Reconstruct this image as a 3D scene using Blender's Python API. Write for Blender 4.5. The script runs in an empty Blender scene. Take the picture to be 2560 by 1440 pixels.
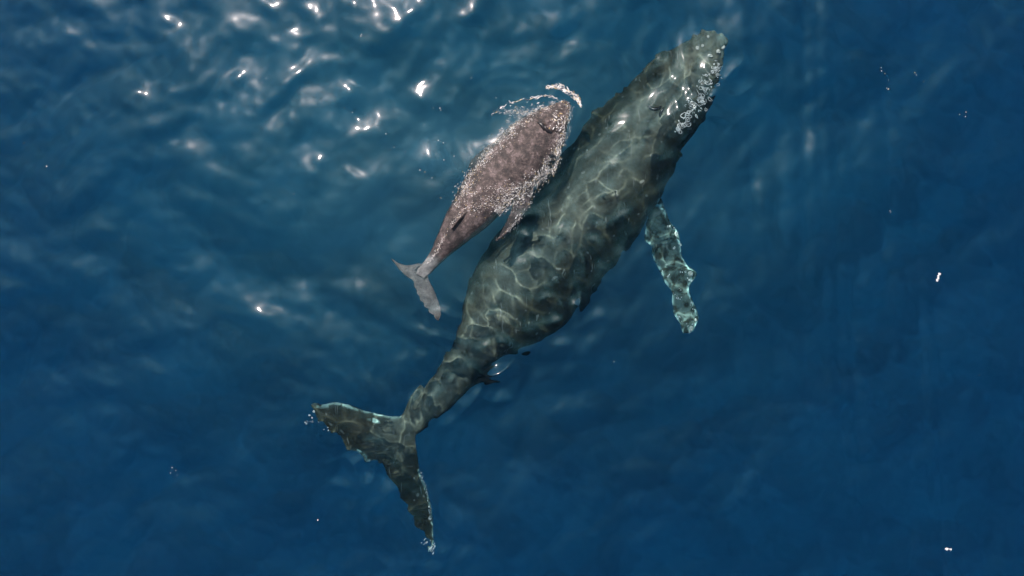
import bpy, bmesh, math, random
import numpy as np
from mathutils import Vector, Matrix, noise
from mathutils.bvhtree import BVHTree

S = bpy.context.scene
COL = S.collection
CAM_H = 20.0

# ------------------------------------------------------------------ camera
cam = bpy.data.objects.new('camera', bpy.data.cameras.new('camera'))
COL.objects.link(cam)
cam.location = (0, 0, CAM_H)                 # drone looking straight down
cam.data.sensor_width = 36.0
cam.data.lens = 36.0 * CAM_H / 25.6          # 25.6 m of sea across the frame
cam.data.clip_end = 2000
S.camera = cam

# ------------------------------------------------------------------ sky and sun
SUN = Vector((-5.4, 11.8, 20.0)).normalized()
world = bpy.data.worlds.new('World')
S.world = world
world.use_nodes = True
wn = world.node_tree
sky = wn.nodes.new('ShaderNodeTexSky')
sky.sky_type = 'NISHITA'
sky.sun_disc = False
sky.sun_elevation = math.asin(SUN.z)
sky.sun_rotation = math.atan2(SUN.x, SUN.y)
wn.links.new(sky.outputs[0], wn.nodes['Background'].inputs[0])
wn.nodes['Background'].inputs[1].default_value = 0.08

lamp = bpy.data.lights.new('sun', 'SUN')
lamp.energy = 4.6
lamp.angle = math.radians(0.5)
lamp.color = (1.0, 0.865, 0.805)
lamp.cycles.is_caustics_light = True
sun = bpy.data.objects.new('sun', lamp)
sun.rotation_euler = SUN.to_track_quat('Z', 'Y').to_euler()
COL.objects.link(sun)

S.view_settings.view_transform = 'Standard'
S.view_settings.look = 'None'
S.view_settings.gamma = 1.0
S.view_settings.exposure = 0.86
S.cycles.volume_bounces = 1
S.cycles.diffuse_bounces = 2
S.cycles.max_bounces = 6
S.cycles.caustics_refractive = True
S.cycles.caustics_reflective = False
S.cycles.sample_clamp_direct = 12.0
S.cycles.sample_clamp_indirect = 6.0
S.cycles.use_denoising = True
S.cycles.use_adaptive_sampling = True
S.cycles.adaptive_threshold = 0.03

random.seed(7)
RNG = np.random.default_rng(11)


# ------------------------------------------------------------------ helpers
def P(x, y, z=0.0):
    """A place in the scene for a place in the 2560 x 1440 view at height z (under water the depth looks shallower)."""
    ze = z if z > 0 else z / 1.35
    s = 1.0 - ze / CAM_H
    return Vector(((x - 1280) / 100.0 * s, (720 - y) / 100.0 * s, z))


def link(name, me, mat=None, parent=None):
    o = bpy.data.objects.new(name, me)
    COL.objects.link(o)
    if mat is not None:
        for m in (mat if isinstance(mat, (list, tuple)) else [mat]):
            me.materials.append(m)
    if parent is not None:
        o.parent = parent
    return o


def tag(o, label=None, cat=None, group=None, kind=None):
    if label: o['label'] = label
    if cat: o['category'] = cat
    if group: o['group'] = group
    if kind: o['kind'] = kind
    return o


def mesh_from(name, v, f, smooth=True):
    me = bpy.data.meshes.new(name)
    me.from_pydata([tuple(p) for p in v], [], [tuple(int(i) for i in q) for q in f])
    if smooth:
        me.polygons.foreach_set('use_smooth', [True] * len(me.polygons))
    me.update()
    return me


def new_mat(name):
    m = bpy.data.materials.new(name)
    m.use_nodes = True
    n = m.node_tree
    n.nodes.clear()
    out = n.nodes.new('ShaderNodeOutputMaterial')
    return m, n, out


def node(n, kind, **kw):
    a = n.nodes.new(kind)
    for k, v in kw.items():
        if hasattr(a, k):
            setattr(a, k, v)
        else:
            a.inputs[k.replace('_', ' ')].default_value = v
    return a


def ramp(n, stops, src):
    r = n.nodes.new('ShaderNodeValToRGB')
    el = r.color_ramp.elements
    while len(el) < len(stops):
        el.new(0.5)
    for e, (p, c) in zip(el, stops):
        e.position = p
        e.color = (*c, 1) if len(c) == 3 else c
    n.links.new(src, r.inputs[0])
    return r


# ------------------------------------------------------------------ waves
def smooth(a, b, x):
    t = np.clip((x - a) / (b - a), 0, 1)
    return t * t * (3 - 2 * t)


def wave_bank(seed, count, l0, l1, dir0, spread):
    r = np.random.default_rng(seed)
    out = []
    for i in range(count):
        lam = l0 * (l1 / l0) ** r.random()
        th = dir0 + r.normal() * spread
        out.append((lam, th, r.random() * 6.2832))
    return out


SWELL = wave_bank(5, 22, 1.7, 6.5, math.radians(105), 0.55)
CHOP = wave_bank(8, 40, 0.6, 1.9, math.radians(104), 0.62)
CELLS = wave_bank(21, 26, 0.70, 1.7, 0.0, 9.0)
CELLS2 = wave_bank(77, 26, 1.0, 2.0, 0.0, 9.0)
CELLS3 = wave_bank(91, 24, 0.42, 0.75, 0.0, 9.0)
FINE = wave_bank(33, 26, 0.30, 0.55, 0.0, 9.0)
# spine of the big whale in the plane, for the rougher water over her
SPINE = [(17.9, 1.0), (16.5, 2.5), (15.3, 4.2), (14.0, 6.0), (12.4, 8.0), (11.1, 9.6), (9.9, 10.9), (10.6, 13.0)]
SPINE = [((x - 12.8), (7.2 - y)) for x, y in SPINE]


def dist_spine(X, Y, pts=SPINE):
    d = np.full(X.shape, 1e9)
    for (ax, ay), (bx, by) in zip(pts[:-1], pts[1:]):
        ux, uy = bx - ax, by - ay
        t = np.clip(((X - ax) * ux + (Y - ay) * uy) / (ux * ux + uy * uy), 0, 1)
        d = np.minimum(d, np.hypot(X - ax - t * ux, Y - ay - t * uy))
    return d


CALF = [(1.35, 4.55), (0.2, 3.2), (-0.9, 2.2), (-2.3, 0.4)]


RIDGE, REPS = 0.042, 0.11


def bank(bk, X, Y, sp, power):
    z = np.zeros(X.shape)
    for lam, th, ph in bk:
        k = 2 * math.pi / lam
        fade = np.exp(-(2.2 * sp / lam) ** 2)
        z += fade * lam ** power * np.sin(k * (X * math.cos(th) + Y * math.sin(th)) + ph)
    return z / math.sqrt(len(bk) / 2)


def sea_height(X, Y, sp=None):
    X = np.asarray(X, float); Y = np.asarray(Y, float)
    if sp is None:
        sp = np.full(X.shape, 0.045)
    # slow bending of the crest lines
    wx = X + 0.5 * np.sin(0.55 * Y + 0.7) + 0.25 * np.sin(1.3 * Y - 0.4 * X)
    wy = Y + 0.5 * np.sin(0.45 * X + 1.9) + 0.22 * np.sin(1.1 * X + 0.8 * Y)
    north = smooth(-6.5, 6.0, Y)                 # livelier water towards the sun glitter, calmer below
    west = 1 - 0.10 * smooth(3.0, 10.0, X)
    dm = dist_spine(X, Y)
    over = (1 - smooth(0.8, 2.4, dm)) * (1 - smooth(5.4, 6.6, Y))              # water stirred by the big whale below
    dc = dist_spine(X, Y, CALF)
    calm = 0.45 + 0.55 * smooth(0.3, 1.6, dc)
    z = 0.012 * bank(SWELL, wx, wy, sp, 1.0) * (0.65 + 0.35 * north)
    z += 0.0135 * bank(CHOP, wx, wy, sp, 1.0) * (0.62 + 0.38 * north) * west * (1 - 0.75 * over)
    nf = bank(CELLS, X + 0.45, Y - 0.3, sp, 0.0)
    nb = bank(CELLS2, wx, wy, sp, 0.0)
    nc = bank(CELLS3, wx, Y, sp, 0.0)
    ridge = -0.11 * np.sqrt(nc * nc + 0.10) + 0.1 - np.sqrt(nf * nf + REPS) - 0.8 * np.sqrt(nb * nb + REPS) + 1.4
    over = over * (1 - 0.28 * smooth(3.0, 5.8, Y)) * (1 - 0.45 * smooth(-1.5, -3.5, Y))
    patch = 0.45 + 0.75 * smooth(-0.7, 0.9, np.sin(1.15 * X + 0.9 * np.sin(0.8 * Y + 1.2)) * np.sin(0.95 * Y + 0.7 * np.sin(0.9 * X)) + 0.5 * np.sin(0.6 * X - 0.8 * Y))
    z += RIDGE * ridge * (0.05 + 0.95 * over * patch)
    z += 0.0095 * bank(FINE, X, Y, sp, 1.0) * (0.60 - 0.55 * over)
    # long narrow ripples running down the right-hand side
    right = smooth(3.5, 7.5, X) * (1 - smooth(14, 18, X)) * (1 - 0.75 * smooth(2.5, 5.5, Y) * (1 - smooth(5.5, 8.0, X)))
    q = np.sin(7.3 * X + 0.35 * np.sin(0.7 * Y) + 1.3 * np.sin(1.9 * X)) + 0.7 * np.sin(12.1 * X + 0.5 * np.sin(0.5 * Y + 2) + 1.7 * np.sin(3.1 * X + 0.3 * Y))
    env = 0.5 + 0.5 * np.sin(0.8 * X + 0.25 * Y + 1.0)
    z += 0.0085 * q * env * right * np.exp(-(2.2 * sp / 0.5) ** 2)
    z = z * calm
    # bow ripples spreading from the calf's left side and snout
    for cx, cy, a, l, r0, r1 in ((-0.05, 4.0, 0.0022, 0.30, 0.7, 2.0), (1.45, 4.65, 0.004, 0.34, 0.25, 0.9)):
        r = np.hypot(X - cx, Y - cy)
        z += a * np.sin(2 * math.pi * r / l) * np.exp(-((r - (r0 + r1) / 2) / ((r1 - r0) / 2.2)) ** 2) * np.exp(-(2.2 * sp / l) ** 2)
    return z


def axis(a, b, fine, lim, step, far, extra):
    mid = np.concatenate([np.arange(-lim, a, step), np.arange(a, b, fine), np.arange(b, lim + step / 2, step)])
    lim = mid[-1]; 
    g = lim + (far - lim) * (np.linspace(0, 1, extra + 1)[1:]) ** 3.2
    g = np.maximum(g, lim + step * 1.5 * np.arange(1, extra + 1))
    return np.concatenate([mid[0] - (g[::-1] - lim), mid, g])


xs = axis(-5.6, 6.0, 0.023, 15.2, 0.055, 180.0, 40)
ys = axis(-7.0, 7.0, 0.023, 9.4, 0.055, 180.0, 40)
X, Y = np.meshgrid(xs, ys)
SP = np.maximum(np.gradient(xs)[None, :] + 0 * Y, np.gradient(ys)[:, None] + 0 * X)
Z = sea_height(X, Y, SP)
ny, nx = X.shape
idx = np.arange(nx * ny).reshape(ny, nx)
quads = np.stack([idx[:-1, :-1], idx[:-1, 1:], idx[1:, 1:], idx[1:, :-1]], -1).reshape(-1, 4)
me = bpy.data.meshes.new('sea')
me.vertices.add(nx * ny)
me.vertices.foreach_set('co', np.stack([X, Y, Z], -1).astype(np.float32).ravel())
me.loops.add(len(quads) * 4)
me.loops.foreach_set('vertex_index', quads.astype(np.int32).ravel())
me.polygons.add(len(quads))
me.polygons.foreach_set('loop_start', np.arange(0, len(quads) * 4, 4, dtype=np.int32))
me.polygons.foreach_set('use_smooth', np.ones(len(quads), dtype=bool))
me.update(calc_edges=True)

m, n, out = new_mat('sea_water')
fr = node(n, 'ShaderNodeFresnel', IOR=1.333)
g1 = node(n, 'ShaderNodeBsdfGlossy', Roughness=0.05)
g2 = node(n, 'ShaderNodeBsdfGlossy', Roughness=0.25)
gm = node(n, 'ShaderNodeMixShader'); gm.inputs[0].default_value = 0.11
g1.inputs['Color'].default_value = (1.0, 0.90, 0.88, 1); g2.inputs['Color'].default_value = (1.0, 0.86, 0.86, 1)
rf = node(n, 'ShaderNodeBsdfRefraction', IOR=1.333, Roughness=0.0)
mx = node(n, 'ShaderNodeMixShader')
n.links.new(g1.outputs[0], gm.inputs[1]); n.links.new(g2.outputs[0], gm.inputs[2])
n.links.new(fr.outputs[0], mx.inputs[0])
n.links.new(rf.outputs[0], mx.inputs[1]); n.links.new(gm.outputs[0], mx.inputs[2])
# faint blue-green sheen of sunlit water just under the facets turned to the sun
g3 = node(n, 'ShaderNodeBsdfGlossy', Roughness=0.50)
g3.inputs['Color'].default_value = (0.0008, 0.0060, 0.0070, 1)
ads = node(n, 'ShaderNodeAddShader')
n.links.new(mx.outputs[0], ads.inputs[0]); n.links.new(g3.outputs[0], ads.inputs[1])
n.links.new(ads.outputs[0], out.inputs['Surface'])
sea = link('sea', me, m)
sea.cycles.is_caustics_caster = True
tag(sea, 'deep blue rippled sea surface with scattered sun glints', kind='structure')

# body of the water: absorbs red, scatters blue-green
m, n, out = new_mat('clear_ocean_depth')
ab = node(n, 'ShaderNodeVolumeAbsorption', Density=0.30)
ab.inputs['Color'].default_value = (0.46, 0.855, 0.935, 1)
n.links.new(ab.outputs[0], out.inputs['Volume'])
bm = bmesh.new()
bmesh.ops.create_cube(bm, size=1.0)
for v in bm.verts:
    v.co = Vector((v.co.x * 320, v.co.y * 320, 0.34 if v.co.z > 0 else -24.0))
me = bpy.data.meshes.new('water_depth'); bm.to_mesh(me); bm.free()
depth = link('water_depth', me, m)
tag(depth, 'clear blue-green body of the sea under the surface', kind='structure')

# added pale sand floor: gives the water its blue; rise shaped to lighten the upper middle
def floor_axis():
    g = np.concatenate([np.arange(-20, 20.01, 0.25)])
    f = 20 + 160 * np.linspace(0, 1, 26)[1:] ** 2
    return np.concatenate([-f[::-1], g, f])


fx = floor_axis()
FX, FY = np.meshgrid(fx, fx)
FZ = -14.2 + 9.5 * np.exp(-((FX + 1.0) / 12.0) ** 2 - ((FY - 3.5) / 8.0) ** 2)
FZ = FZ + 0.35 * np.sin(FX * 0.9 + 0.8 * np.sin(FY * 0.8)) * np.sin(FY * 1.2 + 0.9 * np.sin(FX * 0.6 + 1)) + 0.3 * np.sin(FX * 0.43 + 2) * np.sin(FY * 0.51)
nf_ = len(fx)
fi = np.arange(nf_ * nf_).reshape(nf_, nf_)
fq = np.stack([fi[:-1, :-1], fi[:-1, 1:], fi[1:, 1:], fi[1:, :-1]], -1).reshape(-1, 4)
me = mesh_from('added_floor', np.stack([FX, FY, FZ], -1).reshape(-1, 3), fq)
m, n, out = new_mat('added_floor_sand')
tc = node(n, 'ShaderNodeTexCoord')
nz = node(n, 'ShaderNodeTexNoise', Scale=0.55, Detail=4.0, Distortion=1.0)
n.links.new(tc.outputs['Object'], nz.inputs['Vector'])
rp = ramp(n, [(0.32, (0.56, 0.60, 0.56)), (0.70, (0.76, 0.78, 0.72))], nz.outputs['Fac'])  # paler patches imitate the teal patches of lit water
df = node(n, 'ShaderNodeBsdfDiffuse')
n.links.new(rp.outputs[0], df.inputs[0]); n.links.new(df.outputs[0], out.inputs[0])
floor = link('added_floor', me, m)
tag(floor, 'added pale sandy floor below the whales, shaped to lighten the water', kind='structure')


# ------------------------------------------------------------------ whale building blocks
def loft(bm, rings):
    """Closed skin through rings of equal point count, ends capped."""
    vs = [[bm.verts.new(p) for p in r] for r in rings]
    k = len(rings[0])
    for a, b in zip(vs[:-1], vs[1:]):
        for i in range(k):
            bm.faces.new((a[i], a[(i + 1) % k], b[(i + 1) % k], b[i]))
    bm.faces.new(list(reversed(vs[0])))
    bm.faces.new(vs[-1])


def interp(rows, m):
    """Catmull-Rom resampling of numeric rows."""
    A = np.array(rows, float)
    nrow = len(A)
    res = []
    for i in range(nrow - 1):
        p0, p1, p2, p3 = A[max(i - 1, 0)], A[i], A[i + 1], A[min(i + 2, nrow - 1)]
        for j in range(m):
            t = j / m
            res.append(0.5 * (2 * p1 + (p2 - p0) * t + (2 * p0 - 5 * p1 + 4 * p2 - p3) * t * t + (3 * p1 - p0 - 3 * p2 + p3) * t ** 3))
    res.append(A[-1])
    return res


def body_rings(stations, m=5, k=40, belly=1.0):
    """stations: Lx, Ly, Rx, Ry (outline left and right in the view), ridge fraction, top height, half height."""
    rings = []
    for Lx, Ly, Rx, Ry, rf_, zt, h in interp(stations, m):
        zc = zt - h
        A, B = P(Lx, Ly, zc), P(Rx, Ry, zc)
        top = A.lerp(B, rf_)
        ring = []
        for i in range(k):
            a = 2 * math.pi * i / k
            c, s = math.cos(a), math.sin(a)
            mid = A.lerp(B, 0.5)
            up = max(s, 0.0)
            base = mid.lerp(top, up)
            # ellipse about the middle whose crown leans to the ridge
            p = mid + (B - mid) * c + (base - mid) * 0.9
            z = zc + h * (abs(s) ** 0.92) * (1 if s > 0 else -belly)
            ring.append(Vector((p.x, p.y, z)))
        rings.append(ring)
    return rings


def blade_rings(secs, m=5, k=14):
    """secs: leading x, y, trailing x, y, height, thickness. A flat fin built across its span."""
    rings = []
    for lx, ly, tx, ty, z, th in interp(secs, m):
        A, B = P(lx, ly, z), P(tx, ty, z)
        mid = A.lerp(B, 0.45)
        ring = []
        for i in range(k):
            a = 2 * math.pi * i / k
            c, s = math.cos(a), math.sin(a)
            p = mid + ((A - mid) * c if c > 0 else (B - mid) * (-c))
            t = th * (1.0 if c > 0 else 1 - 0.75 * (-c))
            ring.append(Vector((p.x, p.y, z + t * s)))
        rings.append(ring)
    return rings


def blob(bm, c, r, sub=2, sc=(1, 1, 1)):
    bmesh.ops.create_icosphere(bm, subdivisions=sub, radius=r, matrix=Matrix.Translation(c) @ Matrix.Diagonal((*sc, 1)))


def remesh(name, bm, voxel, rounds=2):
    bmesh.ops.recalc_face_normals(bm, faces=bm.faces)
    me = bpy.data.meshes.new(name + '_raw'); bm.to_mesh(me); bm.free()
    o = bpy.data.objects.new(name + '_raw', me); COL.objects.link(o)
    md = o.modifiers.new('r', 'REMESH'); md.mode = 'VOXEL'; md.voxel_size = voxel; md.use_smooth_shade = True
    sm = o.modifiers.new('s', 'SMOOTH'); sm.factor = 0.5; sm.iterations = rounds
    dg = bpy.context.evaluated_depsgraph_get()
    res = bpy.data.meshes.new_from_object(o.evaluated_get(dg))
    bpy.data.objects.remove(o); bpy.data.meshes.remove(me)
    res.name = name
    return res


def shape_noise(me, amp, scale, seed):
    off = Vector((seed * 3.1, seed * 1.7, seed))
    me.update()
    new = []
    for v in me.vertices:
        d = noise.noise((v.co + off) * scale) + 0.5 * noise.noise((v.co - off) * scale * 2.3)
        new.append(v.co + v.normal * d * amp)
    me.vertices.foreach_set('co', np.array(new, dtype=np.float32).ravel())
    me.polygons.foreach_set('use_smooth', [True] * len(me.polygons))
    me.update()


def point_attr(me, name, vals):
    a = me.attributes.new(name, 'FLOAT', 'POINT')
    a.data.foreach_set('value', np.asarray(vals, dtype=np.float32))


def poly_dist(pts, co):
    pts = np.array(pts); d = np.full(len(co), 1e9)
    for a, b in zip(pts[:-1], pts[1:]):
        u = b - a
        t = np.clip(((co - a) @ u) / (u @ u), 0, 1)
        d = np.minimum(d, np.linalg.norm(co - a - t[:, None] * u, axis=1))
    return d


def coords(me):
    c = np.zeros(len(me.vertices) * 3, dtype=np.float32)
    me.vertices.foreach_get('co', c)
    return c.reshape(-1, 3)


def bvh_of(me):
    return BVHTree.FromPolygons([v.co.copy() for v in me.vertices], [tuple(p.vertices) for p in me.polygons])


def on_top(tree, x, y, up=5.0):
    h = tree.ray_cast(Vector((x, y, up)), Vector((0, 0, -1)))
    return h


def on_skin(tree, px, py, guess):
    """The point of a whale's skin seen at a view position: walk the height until it agrees."""
    z = guess
    nrm = Vector((0, 0, 1))
    for _ in range(6):
        p = P(px, py, z)
        hit = on_top(tree, p.x, p.y)
        if hit[0] is None:
            return P(px, py, guess), nrm
        z = hit[0].z; nrm = hit[1]
    return hit[0], nrm


# ------------------------------------------------------------------ mother whale
M_ST = [
    (1774, 84, 1812, 108, .50, -0.87, .16),
    (1722, 104, 1806, 160, .50, -0.83, .34),
    (1645, 143, 1784, 238, .50, -0.85, .52),
    (1583, 200, 1750, 304, .50, -0.91, .70),
    (1512, 262, 1702, 362, .50, -0.97, .88),
    (1458, 312, 1688, 422, .50, -1.01, 1.02),
    (1405, 378, 1656, 487, .48, -1.03, 1.12),
    (1345, 452, 1612, 562, .46, -1.05, 1.18),
    (1285, 532, 1556, 642, .42, -1.09, 1.18),
    (1233, 603, 1494, 717, .36, -1.17, 1.14),
    (1194, 676, 1424, 792, .31, -1.25, 1.06),
    (1170, 755, 1345, 856, .27, -1.33, .92),
    (1148, 832, 1258, 900, .28, -1.41, .74),
    (1118, 888, 1196, 932, .33, -1.49, .56),
    (1078, 938, 1164, 986, .38, -1.57, .46),
    (1034, 996, 1098, 1036, .42, -1.65, .34),
    (992, 1042, 1046, 1076, .45, -1.71, .24),
    (962, 1078, 1012, 1102, .50, -1.77, .12),
]
bm = bmesh.new()
loft(bm, body_rings(M_ST, 5, 48))
# flukes
loft(bm, blade_rings([
    (1030, 1040, 985, 1150, -1.90, .15), (990, 1040, 950, 1152, -1.90, .14), (945, 1034, 914, 1154, -1.88, .11), (898, 1018, 868, 1136, -1.85, .085),
    (850, 1006, 840, 1096, -1.82, .065), (812, 1002, 806, 1068, -1.78, .05), (788, 1000, 786, 1048, -1.75, .04), (774, 1006, 776, 1024, -1.74, .03)], 6))
loft(bm, blade_rings([
    (1032, 1060, 950, 1080, -1.90, .15), (1036, 1110, 955, 1150, -1.90, .14), (1048, 1165, 972, 1195, -1.92, .11), (1070, 1222, 1000, 1244, -1.96, .085),
    (1083, 1285, 1030, 1300, -2.02, .065), (1086, 1340, 1060, 1346, -2.08, .05), (1082, 1384, 1074, 1382, -2.12, .03)], 6))
# keel under the tail stock, showing to the right of it
loft(bm, blade_rings([(1120, 930, 1120, 985, -2.05, .16), (1165, 922, 1158, 980, -2.15, .13), (1200, 920, 1180, 968, -2.2, .10), (1230, 924, 1215, 948, -2.22, .06), (1254, 932, 1250, 936, -2.24, .02)], 5))
loft(bm, blade_rings([(1080, 990, 1060, 1040, -2.0, .12), (1120, 990, 1095, 1032, -2.05, .09), (1135, 1000, 1108, 1026, -2.08, .05), (1140, 1010, 1112, 1032, -2.1, .015)], 5))
# right flipper, long and scalloped
loft(bm, blade_rings([
    (1650, 470, 1585, 495, -2.60, .22), (1658, 520, 1622, 530, -2.60, .15), (1672, 552, 1612, 562, -2.58, .14), (1703, 578, 1610, 590, -2.56, .13), (1704, 606, 1622, 622, -2.54, .12), (1708, 640, 1636, 655, -2.52, .11),
    (1722, 668, 1650, 688, -2.50, .10), (1736, 692, 1664, 712, -2.48, .10), (1724, 716, 1676, 728, -2.46, .085), (1732, 742, 1678, 755, -2.45, .08), (1748, 772, 1682, 784, -2.44, .07), (1754, 798, 1686, 808, -2.43, .06), (1738, 826, 1692, 832, -2.42, .04)], 6))
# left flipper, tucked down under the body
loft(bm, [[c + Vector((0.34 * math.cos(a) * w, 0.34 * math.cos(a) * w * 0.4, 0)) + Vector((0.05, -0.12, 0)) * math.sin(a) for a in [2 * math.pi * i / 12 for i in range(12)]]
          for c, w in ((Vector((1.0, 2.2, -2.3)), 1.2), (Vector((0.7, 1.6, -3.0)), 1.1), (Vector((0.5, 1.0, -3.8)), .9), (Vector((0.4, .5, -4.6)), .5))])
# dorsal fin and the knuckles behind it
def ridge_at(t):
    rows = interp(M_ST, 5)
    q = rows[int(t * (len(rows) - 1))]
    zc = q[5] - q[6]
    A, B = P(q[0], q[1], zc), P(q[2], q[3], zc)
    r = A.lerp(B, 0.5 + (q[4] - 0.5) * 0.9)
    return Vector((r.x, r.y, q[5]))
for t, r, e in ((.62, .13, 1.1), (.635, .15, 1.2), (.65, .12, 1.0), (.70, .13, 1), (.735, .13, 1), (.77, .12, 1), (.80, .11, 1), (.835, .10, 1), (.865, .09, 1)):
    c = ridge_at(t); blob(bm, c + Vector((0, 0, -0.03)), r, 2, (.8, 1.1, e))
# head: ridge down the middle, splash guard, tubercles in rows
for t in np.linspace(.02, .26, 16):
    blob(bm, ridge_at(t) + Vector((random.uniform(-.02, .02), 0, -.01)), random.uniform(.07, .12), 1)
for i, t in enumerate(np.linspace(.26, .30, 4)):
    blob(bm, ridge_at(t) + Vector((0, 0, -0.02)), .17 - .02 * i, 2, (1.2, 1, .9))
rows = interp(M_ST, 5)
for t in np.linspace(.01, .28, 15):
    q = rows[int(t * (len(rows) - 1))]
    for f in (0.02, 0.22, 0.78, 0.98):
        zc = q[5] - q[6]
        p = P(q[0], q[1], zc).lerp(P(q[2], q[3], zc), f)
        hz = zc + q[6] * math.sqrt(max(0, 1 - (2 * f - 1) ** 2))
        if random.random() < .8:
            blob(bm, Vector((p.x + random.uniform(-.05, .05), p.y + random.uniform(-.05, .05), hz)), random.uniform(.07, .13), 1)
mother_me = remesh('mother_humpback_whale', bm, 0.04, 3)
shape_noise(mother_me, 0.035, 1.3, 4)
co = coords(mother_me)
def edge(pts, z, w):
    d = poly_dist([list(P(x, y, z))[:2] for x, y in pts], co[:, :2])
    return (1 - smooth(w * .35, w, d)) * smooth(z + .75, z + .45, co[:, 2])
flip = np.maximum.reduce([  # white margins plus caustic light painted along flipper and fluke edges
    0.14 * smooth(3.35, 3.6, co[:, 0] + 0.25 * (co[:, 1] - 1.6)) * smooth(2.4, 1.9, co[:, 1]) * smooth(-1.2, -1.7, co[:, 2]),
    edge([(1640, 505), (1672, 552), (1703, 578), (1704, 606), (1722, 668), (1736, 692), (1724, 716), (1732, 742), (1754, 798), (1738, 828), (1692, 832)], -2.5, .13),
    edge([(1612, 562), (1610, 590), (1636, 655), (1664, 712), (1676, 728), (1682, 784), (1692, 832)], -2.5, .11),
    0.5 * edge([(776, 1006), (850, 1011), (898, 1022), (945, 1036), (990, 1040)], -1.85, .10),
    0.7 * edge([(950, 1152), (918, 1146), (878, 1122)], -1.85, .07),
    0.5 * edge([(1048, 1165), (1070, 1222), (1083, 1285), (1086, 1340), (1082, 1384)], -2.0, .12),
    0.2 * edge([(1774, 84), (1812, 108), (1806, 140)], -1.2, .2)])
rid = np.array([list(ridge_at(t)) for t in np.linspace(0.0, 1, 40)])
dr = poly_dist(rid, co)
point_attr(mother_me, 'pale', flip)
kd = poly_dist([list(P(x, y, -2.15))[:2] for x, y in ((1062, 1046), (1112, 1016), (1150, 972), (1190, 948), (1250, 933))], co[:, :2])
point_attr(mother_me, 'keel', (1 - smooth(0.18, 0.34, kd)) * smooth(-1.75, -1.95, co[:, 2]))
point_attr(mother_me, 'back', 1 - smooth(0.1, 1.0, dr))  # paler back skin, also painting in the caustic light along the ridge

m, n, out = new_mat('mother_whale_skin')
tc = node(n, 'ShaderNodeTexCoord')
n1 = node(n, 'ShaderNodeTexNoise', Scale=1.7, Detail=7.0, Roughness=0.62)
n2 = node(n, 'ShaderNodeTexNoise', Scale=9.0, Detail=5.0, Roughness=0.7)
n3 = node(n, 'ShaderNodeTexNoise', Scale=3.1, Detail=6.0, Roughness=0.65)
for q in (n1, n2, n3): n.links.new(tc.outputs['Object'], q.inputs['Vector'])
r1 = ramp(n, [(0.30, (0.007, 0.0075, 0.0045)), (0.52, (0.019, 0.020, 0.012)), (0.75, (0.042, 0.043, 0.028))], n1.outputs['Fac'])
r2 = ramp(n, [(0.30, (0.65, 0.65, 0.65)), (0.70, (1.3, 1.3, 1.3))], n2.outputs['Fac'])
mul = node(n, 'ShaderNodeMix', data_type='RGBA', blend_type='MULTIPLY'); mul.inputs[0].default_value = 1
n.links.new(r1.outputs[0], mul.inputs[6]); n.links.new(r2.outputs[0], mul.inputs[7])
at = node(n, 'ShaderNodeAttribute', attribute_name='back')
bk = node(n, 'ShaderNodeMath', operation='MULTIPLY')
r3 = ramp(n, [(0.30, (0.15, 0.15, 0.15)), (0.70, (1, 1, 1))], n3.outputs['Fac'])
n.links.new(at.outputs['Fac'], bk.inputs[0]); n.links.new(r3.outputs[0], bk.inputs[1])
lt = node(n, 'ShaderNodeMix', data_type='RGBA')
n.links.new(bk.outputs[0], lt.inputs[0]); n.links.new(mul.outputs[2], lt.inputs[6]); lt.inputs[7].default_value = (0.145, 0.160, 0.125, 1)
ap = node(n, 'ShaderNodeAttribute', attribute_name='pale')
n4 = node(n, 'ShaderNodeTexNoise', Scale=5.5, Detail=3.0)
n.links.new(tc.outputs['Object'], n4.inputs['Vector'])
r4 = ramp(n, [(0.42, (0.03, 0.05, 0.045)), (0.56, (0.52, 0.78, 0.70))], n4.outputs['Fac'])  # turquoise tint of the water put into the pale skin colour
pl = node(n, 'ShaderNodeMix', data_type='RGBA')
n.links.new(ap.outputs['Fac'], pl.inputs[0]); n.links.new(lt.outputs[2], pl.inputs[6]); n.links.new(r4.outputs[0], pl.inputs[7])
# pale scratches and round barnacle scars
sm_ = node(n, 'ShaderNodeMapping'); sm_.inputs['Rotation'].default_value = (0, 0, math.radians(38)); sm_.inputs['Scale'].default_value = (9.0, 0.7, 3.0)
sn = node(n, 'ShaderNodeTexNoise', Scale=1.6, Detail=3.0)
n.links.new(tc.outputs['Object'], sm_.inputs['Vector']); n.links.new(sm_.outputs[0], sn.inputs['Vector'])
sr = ramp(n, [(0.66, (0, 0, 0)), (0.70, (0.5, 0.5, 0.5))], sn.outputs['Fac'])
vo = node(n, 'ShaderNodeTexVoronoi', Scale=3.2); n.links.new(tc.outputs['Object'], vo.inputs['Vector'])
vr = ramp(n, [(0.10, (0.45, 0.45, 0.45)), (0.16, (0, 0, 0))], vo.outputs['Distance'])
sc_ = node(n, 'ShaderNodeMath', operation='MAXIMUM'); n.links.new(sr.outputs[0], sc_.inputs[0]); n.links.new(vr.outputs[0], sc_.inputs[1])
sx = node(n, 'ShaderNodeMix', data_type='RGBA'); sx.inputs[7].default_value = (0.20, 0.21, 0.19, 1)
n.links.new(sc_.outputs[0], sx.inputs[0]); n.links.new(pl.outputs[2], sx.inputs[6])
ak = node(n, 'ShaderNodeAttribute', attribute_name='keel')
kx = node(n, 'ShaderNodeMix', data_type='RGBA'); kx.inputs[7].default_value = (0.006, 0.007, 0.006, 1)  # near-black keel: its shade is put into the skin colour
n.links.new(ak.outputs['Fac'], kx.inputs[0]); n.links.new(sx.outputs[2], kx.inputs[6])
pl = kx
bs = node(n, 'ShaderNodeBsdfPrincipled', Roughness=0.6)
bs.inputs['Specular IOR Level'].default_value = 0.1
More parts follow.
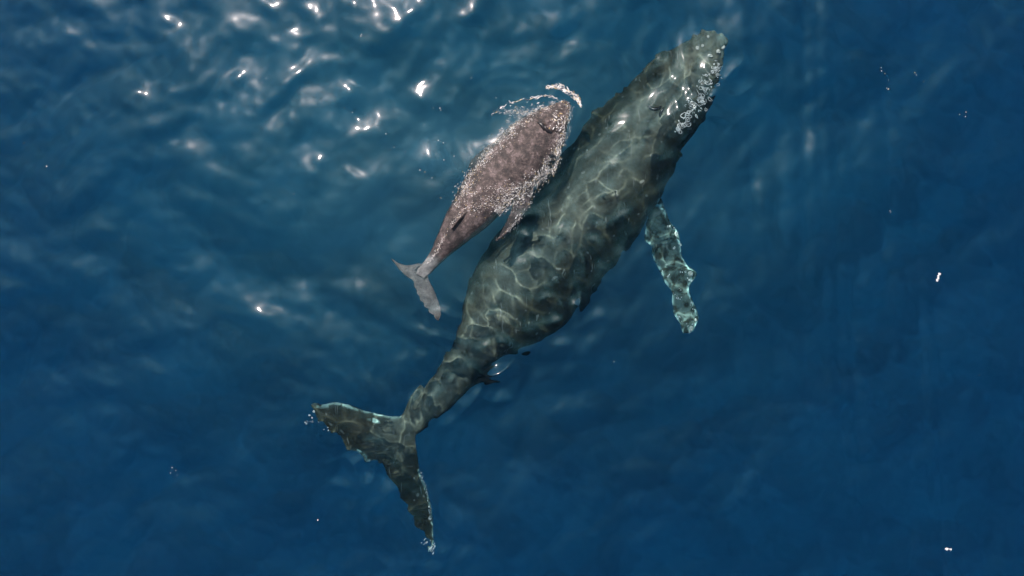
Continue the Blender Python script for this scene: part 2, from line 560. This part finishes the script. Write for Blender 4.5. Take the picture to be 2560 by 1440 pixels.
bp = node(n, 'ShaderNodeBump', Strength=0.25, Distance=0.05)
n.links.new(n2.outputs['Fac'], bp.inputs['Height']); n.links.new(bp.outputs[0], bs.inputs['Normal'])
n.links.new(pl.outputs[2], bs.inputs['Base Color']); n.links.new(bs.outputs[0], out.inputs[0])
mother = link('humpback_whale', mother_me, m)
mother.cycles.is_caustics_receiver = True
tag(mother, 'large dark adult humpback whale swimming under the surface beside its calf', 'whale', 'humpback whales')
mother_tree = bvh_of(mother_me)

# ------------------------------------------------------------------ calf
C_ST = [
    (1410, 250, 1428, 264, .50, .06, .09),
    (1368, 266, 1420, 306, .50, .11, .22),
    (1312, 290, 1410, 356, .50, .15, .34),
    (1258, 332, 1388, 402, .50, .17, .44),
    (1208, 382, 1355, 444, .48, .18, .48),
    (1170, 432, 1318, 480, .46, .17, .48),
    (1142, 486, 1274, 514, .42, .16, .42),
    (1116, 540, 1224, 562, .36, .14, .34),
    (1096, 588, 1164, 608, .32, .12, .25),
    (1076, 630, 1116, 646, .36, .09, .16),
    (1053, 664, 1080, 680, .45, .06, .09),
    (1040, 684, 1062, 698, .50, .04, .05),
]
bm = bmesh.new()
loft(bm, body_rings(C_ST, 5, 40))
loft(bm, blade_rings([(1075, 662, 1045, 712, -.03, .05), (1050, 658, 1035, 706, -.05, .05), (1020, 662, 1018, 694, -.06, .04), (996, 656, 998, 676, -.06, .028), (976, 643, 979, 650, -.05, .014)], 6))
loft(bm, blade_rings([(1066, 672, 1030, 684, -.03, .05), (1074, 702, 1034, 712, -.06, .05), (1088, 730, 1046, 744, -.09, .04), (1100, 762, 1066, 774, -.12, .03), (1104, 785, 1084, 792, -.14, .022), (1097, 803, 1092, 802, -.15, .012)], 6))
loft(bm, blade_rings([(1335, 455, 1285, 480, -.22, .09), (1330, 492, 1282, 512, -.17, .07), (1318, 525, 1268, 545, -.12, .055), (1290, 558, 1254, 574, -.07, .04), (1262, 588, 1244, 594, -.03, .03), (1240, 602, 1236, 600, 0.0, .014)], 6))
loft(bm, blade_rings([(1290, 330, 1240, 380, -.3, .08), (1255, 345, 1205, 400, -.5, .07), (1215, 370, 1180, 420, -.75, .05), (1180, 400, 1165, 430, -.95, .02)], 5))
# dorsal fin, small and hooked
def crow(t):
    q = interp(C_ST, 5)[int(t * (5 * (len(C_ST) - 1)))]
    zc = q[5] - q[6]
    r = P(q[0], q[1], zc).lerp(P(q[2], q[3], zc), 0.5 + (q[4] - .5) * .9)
    return Vector((r.x, r.y, q[5]))
fin = []
for f, hgt in ((0, 0), (.25, .5), (.5, .85), (.75, 1.0)):
    a, b = crow(.60 + .075 * f), crow(.70 + .015 * f)
    mid = a.lerp(b, .5); d = (a - b); side = Vector((-d.y, d.x, 0)).normalized()
    fin.append([mid + d * .5 * math.cos(w) + side * .035 * (1 - .6 * f) * math.sin(w) + Vector((-.03 * hgt, .02 * hgt, .17 * hgt - .03)) for w in [2 * math.pi * i / 12 for i in range(12)]])
loft(bm, fin)
for t, r in ((.74, .05), (.78, .05), (.82, .045), (.86, .04)):
    blob(bm, crow(t) + Vector((0, 0, -.02)), r, 2, (1, 1.4, 1))
# blowhole mound and tubercles on the head
for px, py, r, z in ((1378, 320, .11, .10), (1366, 306, .09, .12), (1384, 305, .08, .09)):
    p = P(px, py, z); blob(bm, p, r, 2, (1, 1.2, .7))
for t in np.linspace(.01, .2, 9):
    blob(bm, crow(t) + Vector((random.uniform(-.02, .02), 0, -.005)), random.uniform(.02, .032), 1)
crows = interp(C_ST, 5)
for t in np.linspace(.0, .22, 10):
    q = crows[int(t * (len(crows) - 1))]
    for f in (.25, .75):
        zc = q[5] - q[6]
        p = P(q[0], q[1], zc).lerp(P(q[2], q[3], zc), f)
        blob(bm, Vector((p.x, p.y, zc + q[6] * .88)), random.uniform(.018, .03), 1)
calf_me = remesh('calf_humpback_whale', bm, 0.016, 3)
shape_noise(calf_me, 0.012, 3.0, 9)
co = coords(calf_me)
point_attr(calf_me, 'fluke', 1 - smooth(0.75, 1.05, np.hypot(co[:, 0] - P(1040, 720).x, co[:, 1] - P(1040, 720).y)))
point_attr(calf_me, 'rear_shade', smooth(2.3, 0.8, co[:, 1]))  # darker rear: shade of the tail flank put into the skin colour
m, n, out = new_mat('calf_whale_skin')
tc = node(n, 'ShaderNodeTexCoord')
n1 = node(n, 'ShaderNodeTexNoise', Scale=5.0, Detail=8.0, Roughness=0.72)
n2 = node(n, 'ShaderNodeTexNoise', Scale=18.0, Detail=6.0, Roughness=0.75)
for q in (n1, n2): n.links.new(tc.outputs['Object'], q.inputs['Vector'])
r1 = ramp(n, [(0.36, (0.010, 0.006, 0.0045)), (0.50, (0.052, 0.035, 0.029)), (0.66, (0.170, 0.130, 0.120))], n1.outputs['Fac'])
r2 = ramp(n, [(0.32, (0.35, 0.33, 0.33)), (0.68, (1.6, 1.5, 1.5))], n2.outputs['Fac'])
mul = node(n, 'ShaderNodeMix', data_type='RGBA', blend_type='MULTIPLY'); mul.inputs[0].default_value = 1
n.links.new(r1.outputs[0], mul.inputs[6]); n.links.new(r2.outputs[0], mul.inputs[7])
ar = node(n, 'ShaderNodeAttribute', attribute_name='rear_shade'); af = node(n, 'ShaderNodeAttribute', attribute_name='fluke')
mr = node(n, 'ShaderNodeMix', data_type='RGBA', blend_type='MULTIPLY'); mr.inputs[7].default_value = (0.55, 0.52, 0.52, 1)
n.links.new(ar.outputs['Fac'], mr.inputs[0]); n.links.new(mul.outputs[2], mr.inputs[6])
mf = node(n, 'ShaderNodeMix', data_type='RGBA'); rg = ramp(n, [(0.35, (0.05, 0.05, 0.05)), (0.65, (0.20, 0.20, 0.19))], n1.outputs['Fac'])
n.links.new(af.outputs['Fac'], mf.inputs[0]); n.links.new(mr.outputs[2], mf.inputs[6]); n.links.new(rg.outputs[0], mf.inputs[7])
mul = mf
bs = node(n, 'ShaderNodeBsdfPrincipled', Roughness=0.42)
bs.inputs['Coat Weight'].default_value = 0.22; bs.inputs['Coat Roughness'].default_value = 0.16
bc = node(n, 'ShaderNodeBump', Strength=1.0, Distance=0.06); n.links.new(n1.outputs['Fac'], bc.inputs['Height']); n.links.new(bc.outputs[0], bs.inputs['Coat Normal'])
bs.inputs['Specular IOR Level'].default_value = 0.4
bp = node(n, 'ShaderNodeBump', Strength=1.0, Distance=0.04)
n.links.new(n2.outputs['Fac'], bp.inputs['Height']); n.links.new(bp.outputs[0], bs.inputs['Normal'])
n.links.new(mul.outputs[2], bs.inputs['Base Color']); n.links.new(bs.outputs[0], out.inputs[0])
calf = link('humpback_whale', calf_me, m)
calf.cycles.is_caustics_receiver = True
tag(calf, 'small brownish humpback calf with its back out of the water, rimmed with foam', 'whale', 'humpback whales')
calf_tree = bvh_of(calf_me)


# ------------------------------------------------------------------ small parts of the whales
def simple_mat(name, c, rough=.5, spec=.5):
    m, n, out = new_mat(name)
    tc = node(n, 'ShaderNodeTexCoord'); nz = node(n, 'ShaderNodeTexNoise', Scale=14.0, Detail=3.0)
    n.links.new(tc.outputs['Object'], nz.inputs['Vector'])
    rp = ramp(n, [(.3, tuple(x * .75 for x in c)), (.7, tuple(min(1, x * 1.2) for x in c))], nz.outputs['Fac'])
    bs = node(n, 'ShaderNodeBsdfPrincipled', Roughness=rough); bs.inputs['Specular IOR Level'].default_value = spec
    n.links.new(rp.outputs[0], bs.inputs['Base Color']); n.links.new(bs.outputs[0], out.inputs[0])
    return m


DARK = simple_mat('dark_wet_skin', (.012, .009, .008), .3)
SHELL = simple_mat('barnacle_shell', (.55, .56, .50), .7, .2)


def nostril_mesh(name, s):
    bm = bmesh.new()
    blob(bm, Vector((0, 0, 0)), 1, 2, (s * .34, s, s * .3))
    for v in bm.verts:
        v.co.x += .35 * v.co.y * v.co.y / s
    me = bpy.data.meshes.new(name); bm.to_mesh(me); bm.free()
    me.polygons.foreach_set('use_smooth', [True] * len(me.polygons))
    return me


def put(name, me, mat, tree, parent, px, py, guess, rot, lift=0.0):
    p, nr = on_skin(tree, px, py, guess)
    o = link(name, me, None, parent)
    if not me.materials: me.materials.append(mat)
    o.location = p + nr * lift
    o.rotation_euler = (nr.to_track_quat('Z', 'Y') @ Matrix.Rotation(rot, 4, 'Z').to_quaternion()).to_euler()
    o.cycles.is_caustics_receiver = True
    return o


nm = nostril_mesh('calf_nostril', .15)
put('nostril', nm, DARK, calf_tree, calf, 1356, 314, .15, math.radians(-62), -.005)
put('nostril', nm, DARK, calf_tree, calf, 1368, 326, .15, math.radians(-28), -.005)
nm2 = nostril_mesh('mother_nostril', .17)
put('nostril', nm2, DARK, mother_tree, mother, 1640, 272, -.7, math.radians(-52), -.01)
put('nostril', nm2, DARK, mother_tree, mother, 1652, 282, -.7, math.radians(-30), -.01)


def eye_mesh(name, r):
    bm = bmesh.new(); blob(bm, Vector((0, 0, 0)), r, 2, (1, 1, .6))
    me = bpy.data.meshes.new(name); bm.to_mesh(me); bm.free()
    me.polygons.foreach_set('use_smooth', [True] * len(me.polygons))
    return me


def eye(tree, parent, me, st, t, side):
    q = interp(st, 5)[int(t * 5 * (len(st) - 1))]
    zc = q[5] - q[6]
    A, B = P(q[0], q[1], zc), P(q[2], q[3], zc)
    c = A.lerp(B, .5)
    d = (A - B if side < 0 else B - A).normalized()
    h = tree.ray_cast(c + d * 6, -d)
    o = link('eye', me, None, parent)
    if not me.materials: me.materials.append(DARK)
    o.location = h[0]; o.rotation_euler = h[1].to_track_quat('Z', 'Y').to_euler()
    o.cycles.is_caustics_receiver = True


em = eye_mesh('mother_eye', .09)
for s_ in (-1, 1): eye(mother_tree, mother, em, M_ST, .27, s_)
em2 = eye_mesh('calf_eye', .045)
for s_ in (-1, 1): eye(calf_tree, calf, em2, C_ST, .24, s_)

# barnacles on the mother's snout, flipper and fluke edges
bm = bmesh.new()
prof = [(1.0, -.2), (.85, .25), (.55, .6), (.38, .55), (.3, .2)]
rings = []
for r, z in prof:
    rings.append([bm.verts.new((r * math.cos(a) * (1 + .12 * math.sin(3 * a)), r * math.sin(a), z)) for a in [2 * math.pi * i / 9 for i in range(9)]])
for a, b in zip(rings[:-1], rings[1:]):
    for i in range(9): bm.faces.new((a[i], a[(i + 1) % 9], b[(i + 1) % 9], b[i]))
bm.faces.new(rings[-1])
bar = bpy.data.meshes.new('barnacle'); bm.to_mesh(bar); bm.free(); bar.materials.append(SHELL)
spots = [(1780, 92), (1792, 96), (1803, 104), (1808, 118), (1770, 96), (1796, 128), (1760, 112), (1778, 140), (1745, 118),
         (1742, 800), (1728, 822), (1724, 692), (1697, 582), (1702, 612)]
for (px, py) in spots:
    p, nr = on_skin(mother_tree, px, py, -1.5)
    o = bpy.data.objects.new('barnacle', bar); COL.objects.link(o); o.parent = mother
    o.location = p
    s_ = random.uniform(.035, .07)
    o.scale = (s_, s_, s_)
    o.rotation_euler = nr.to_track_quat('Z', 'Y').to_euler()
    o.cycles.is_caustics_receiver = True


# ------------------------------------------------------------------ foam, bubbles and spray
def fleck_mesh(name, items, mats):
    """items: (position, half sizes, spin, material slot). Irregular little lumps joined into one mass."""
    base = bmesh.new(); bmesh.ops.create_icosphere(base, subdivisions=1, radius=1)
    bv = np.array([v.co[:] for v in base.verts]); bf = [tuple(v.index for v in f.verts) for f in base.faces]; base.free()
    settle(items)
    V, F, M = [], [], []
    for p, s, a, k in items:
        j = bv * (1 + RNG.uniform(-.35, .35, (len(bv), 1)))
        j = j * np.array(s)
        c, sn = math.cos(a), math.sin(a)
        j = np.stack([j[:, 0] * c - j[:, 1] * sn, j[:, 0] * sn + j[:, 1] * c, j[:, 2] + (j[:, 0] * RNG.uniform(-.4, .4))], -1)
        o = len(V) * len(bv)
        V.append(j + np.array(p)); F.extend([tuple(i + o for i in f) for f in bf]); M.extend([k] * len(bf))
    me = mesh_from(name, np.concatenate(V), F, False)
    for mt in mats: me.materials.append(mt)
    me.polygons.foreach_set('material_index', M)
    return me


def foam_mat(name, c):
    m, n, out = new_mat(name)
    tc = node(n, 'ShaderNodeTexCoord'); nz = node(n, 'ShaderNodeTexNoise', Scale=30.0)
    n.links.new(tc.outputs['Object'], nz.inputs['Vector'])
    rp = ramp(n, [(.3, tuple(x * .7 for x in c)), (.65, c)], nz.outputs['Fac'])
    bs = node(n, 'ShaderNodeBsdfPrincipled', Roughness=.3)
    n.links.new(rp.outputs[0], bs.inputs['Base Color']); n.links.new(bs.outputs[0], out.inputs[0])
    return m


FOAM = [foam_mat('foam_white', (.76, .70, .66)), foam_mat('foam_pinkish', (.46, .39, .35)), foam_mat('foam_tan', (.48, .33, .14)), foam_mat('foam_wet_dark', (.05, .05, .07))]  # last slot: dark flecks for the wet gaps in the foam


def settle(items):
    """Lay every fleck on whatever is uppermost under it: sea or calf."""
    xy = np.array([it[0][:2] for it in items])
    hs = sea_height(xy[:, 0], xy[:, 1])
    for it, z in zip(items, hs):
        x, y, dz = it[0]
        h = on_top(calf_tree, x, y)
        if h[0] is not None: z = max(z, h[0].z)
        it[0] = (x, y, float(z) + dz)


def band(items, path, density, spread=1.0, size=(.0026, .0064), dirjit=.5):
    """path: (x, y, half width) in the view; scatters flecks along it, lying on calf or water."""
    rows = interp(path, 12)
    for a, b in zip(rows[:-1], rows[1:]):
        L = math.hypot(b[0] - a[0], b[1] - a[1])
        k = 0.85 * density * L * (a[2] + b[2])
        cnt = int(k) + (random.random() < k % 1)
        ang = math.atan2(-(b[1] - a[1]), b[0] - a[0])
        for _ in range(cnt):
            t = random.random(); u = max(-1.3, min(1.3, random.gauss(0, .55))) * spread
            w = a[2] + (b[2] - a[2]) * t
            x = a[0] + (b[0] - a[0]) * t - math.sin(-ang) * 0 + (-(b[1] - a[1]) / (L + 1e-6)) * u * w
            y = a[1] + (b[1] - a[1]) * t + ((b[0] - a[0]) / (L + 1e-6)) * u * w
            # clumps and gaps
            if noise.noise(Vector((x * .05, y * .05, 3.3))) < -.12 and random.random() < .75: continue
            q = P(x, y, 0)
            z = None
            s = random.uniform(*size) * (1.4 if random.random() < .12 else 1)
            r = random.random()
            slot = 0 if r < .36 else 1 if r < .72 else 2 if r < .84 else 3
            items.append([(q.x, q.y, s * .25), (s * random.uniform(1.2, 5.0), s * .8, s * .5), ang + random.gauss(0, dirjit), slot])


items = []
# left side of the calf from the snout back, the curled lobe beside the head, the right side, the sheet over the tail stock
band(items, [(1424, 258, 6), (1395, 258, 9), (1360, 268, 12), (1325, 288, 16), (1290, 312, 18), (1255, 338, 17)], 0.221)
band(items, [(1330, 282, 13), (1300, 280, 11), (1268, 274, 9), (1242, 280, 8), (1232, 290, 4)], 0.221)
band(items, [(1290, 325, 22), (1250, 352, 22), (1215, 386, 20), (1188, 425, 18), (1165, 462, 18), (1150, 495, 16), (1142, 520, 9)], 0.208)
band(items, [(1426, 262, 7), (1418, 292, 10), (1408, 330, 13), (1394, 372, 14), (1372, 415, 18), (1340, 450, 22), (1302, 482, 24), (1266, 508, 22), (1238, 530, 14)], 0.221)
band(items, [(1398, 372, 10), (1392, 405, 9), (1380, 436, 5)], 0.234)
band(items, [(1295, 470, 20), (1255, 478, 16), (1215, 482, 13), (1180, 492, 12), (1158, 508, 10)], 0.117)
band(items, [(1270, 498, 22), (1225, 515, 22), (1185, 520, 18), (1158, 528, 10)], 0.091)
band(items, [(1168, 515, 5), (1148, 538, 5), (1128, 566, 4), (1108, 600, 4), (1090, 632, 4), (1072, 660, 3)], 0.182)
band(items, [(1385, 285, 22), (1400, 300, 18), (1390, 330, 14)], .05, size=(.006, .013))
band(items, [(1330, 480, 8), (1320, 512, 8), (1292, 552, 8), (1262, 585, 6), (1240, 600, 4)], 0.104)
foam = link('foam', fleck_mesh('foam', items, FOAM))
foam.cycles.is_caustics_receiver = True
tag(foam, 'sparkling white foam along both sides of the calf', 'foam', kind='stuff')

items = []
band(items, [(1366, 219, 2), (1385, 216, 4), (1410, 222, 6), (1432, 236, 6), (1446, 252, 5), (1452, 266, 2)], .4, size=(.006, .015))
arc = link('foam', fleck_mesh('foam_crescent', items, FOAM))
tag(arc, 'thin crescent of foam just ahead of the snout of the calf', 'foam', kind='stuff')

items = []
band(items, [(1240, 270, 4), (1262, 262, 4), (1300, 250, 2.5), (1340, 243, 2.5), (1372, 240, 2.5), (1392, 246, 2)], .1, size=(.006, .014))
drops = [(985, 368), (1050, 425), (1062, 430), (1080, 445), (1103, 496), (1101, 494), (965, 335), (1012, 380), (1095, 350), (1108, 356), (1070, 350), (1100, 352), (1060, 310), (1083, 270), (1100, 270), (1102, 275), (1110, 400), (1135, 390), (1090, 385), (975, 375), (903, 92), (905, 88), (640, 185), (650, 190), (655, 205), (665, 195), (640, 205), (1178, 195), (1240, 243),
         (2202, 170), (2203, 178), (2212, 184), (2222, 200), (2222, 222), (2218, 220), (2286, 182), (2290, 188), (2308, 204), (2397, 287), (2413, 281), (2412, 292), (428, 1170), (424, 1184), (437, 1178), (440, 1190), (436, 1197), (793, 1302), (1867, 536), (2226, 527), (2228, 530), (1535, 904), (2445, 937), (58, 357), (117, 416), (1330, 260), (1318, 255), (1345, 258), (860, 270), (880, 280), (735, 485)]
for (x, y) in drops:
    q = P(x, y, 0); s = random.uniform(.005, .013)
    items.append([(q.x, q.y, s * .3), (s * 1.3, s, s * .7), random.random() * 6, 0 if random.random() < .8 else 2])
spray = link('spray', fleck_mesh('spray', items, FOAM))
tag(spray, 'tiny white water droplets scattered over the sea around the whales', 'spray', kind='stuff')


def squiggles(items_v, items_f, c, r, th, turns, tilt):
    """A curl of bubble film: an open or closed bent tube."""
    k = max(7, int(10 * turns)); base = len(items_v)
    ph = random.random() * 6.28; ec = random.uniform(.45, 1)
    ax = random.random() * 3.14
    for i in range(k + 1):
        a = ph + 2 * math.pi * turns * i / k
        rr = r * (1 + .2 * math.sin(3 * a + ph))
        ex, ey = math.cos(a) * rr, math.sin(a) * rr * ec
        x = ex * math.cos(ax) - ey * math.sin(ax); y = ex * math.sin(ax) + ey * math.cos(ax)
        p = Vector((c.x + x, c.y + y, c.z + tilt * x))
        rad = Vector((math.cos(a + ax), math.sin(a + ax), 0))
        t = th * (.4 + .9 * abs(math.sin(2 * a + ph)))
        for j in range(4):
            w = math.pi / 2 * j
            items_v.append(p + rad * (t * math.cos(w)) + Vector((0, 0, t * math.sin(w))))
        if i:
            b = base + i * 4
            for j in range(4):
                items_f.append((b - 4 + j, b - 4 + (j + 1) % 4, b + (j + 1) % 4, b + j))


BUB = foam_mat('bubble_film', (.80, .86, .84))


def bubble_cloud(name, path, count, rr, zz, label):
    V, F = [], []
    rows = interp(path, 12)
    for _ in range(count):
        q = rows[random.randrange(len(rows))]
        x = q[0] + random.gauss(0, .5) * q[2]; y = q[1] + random.gauss(0, .5) * q[2]
        z = random.uniform(*zz)
        squiggles(V, F, P(x, y, z), random.uniform(*rr) * (1.5 if random.random() < .15 else 1), random.uniform(.003, .008), random.choice((.35, .5, .7, 1.0, 1.0)), random.uniform(-.4, .4))
    o = link(name, mesh_from(name, V, F), BUB)
    o.cycles.is_caustics_receiver = True
    tag(o, label, 'bubbles', kind='stuff')
    return o


bubble_cloud('bubbles', [(1790, 165, 8), (1780, 195, 18), (1765, 225, 22), (1755, 250, 24), (1735, 272, 22), (1712, 298, 16), (1695, 325, 8)], 130, (.016, .06), (-.6, -.25), 'curling white bubbles along the right cheek of the big whale')
bubble_cloud('bubbles', [(782, 1010, 6), (780, 1030, 10), (772, 1048, 10), (785, 1062, 12), (812, 1068, 8)], 12, (.012, .03), (-1.3, -.9), 'few bubbles trailing off the left fluke tip of the big whale')
bubble_cloud('bubbles', [(1060, 1352, 6), (1075, 1366, 10), (1085, 1372, 8), (1078, 1380, 10)], 14, (.012, .028), (-1.6, -1.2), 'bubbles at the lower fluke tip of the big whale')
bubble_cloud('bubbles', [(1055, 1180, 4), (1062, 1215, 5), (1070, 1260, 5), (1074, 1300, 5)], 46, (.008, .022), (-1.6, -1.4), 'string of bubbles along the lower fluke edge of the big whale')
bubble_cloud('bubbles', [(1660, 560, 6), (1697, 590, 8), (1655, 680, 8), (1725, 695, 9), (1690, 740, 7), (1745, 770, 6), (1690, 800, 6), (1735, 815, 8), (1700, 825, 8)], 40, (.012, .03), (-2.1, -1.8), 'bright bubbles edging the long flipper of the big whale')


# two scraps of white foam adrift on the open water
def scrap(px, py, ang, n_, length, label):
    it = []
    for i in range(n_):
        t = (i / (n_ - 1) - .5) * length
        x, y = px + t * math.cos(ang), py + t * math.sin(ang)
        q = P(x, y, 0)
        it.append([(q.x + random.uniform(-.015, .015), q.y, .01), (.032, .018, .012), -ang + math.pi / 2, 0])
    o = link('foam_scrap', fleck_mesh('foam_scrap', it, FOAM))
    tag(o, label, 'foam')


scrap(2349, 693, math.radians(110), 7, 20, 'small upright white foam scrap floating to the right of the flipper')
scrap(2370, 1373, math.radians(0), 5, 14, 'small flat white foam scrap floating near the lower right corner')
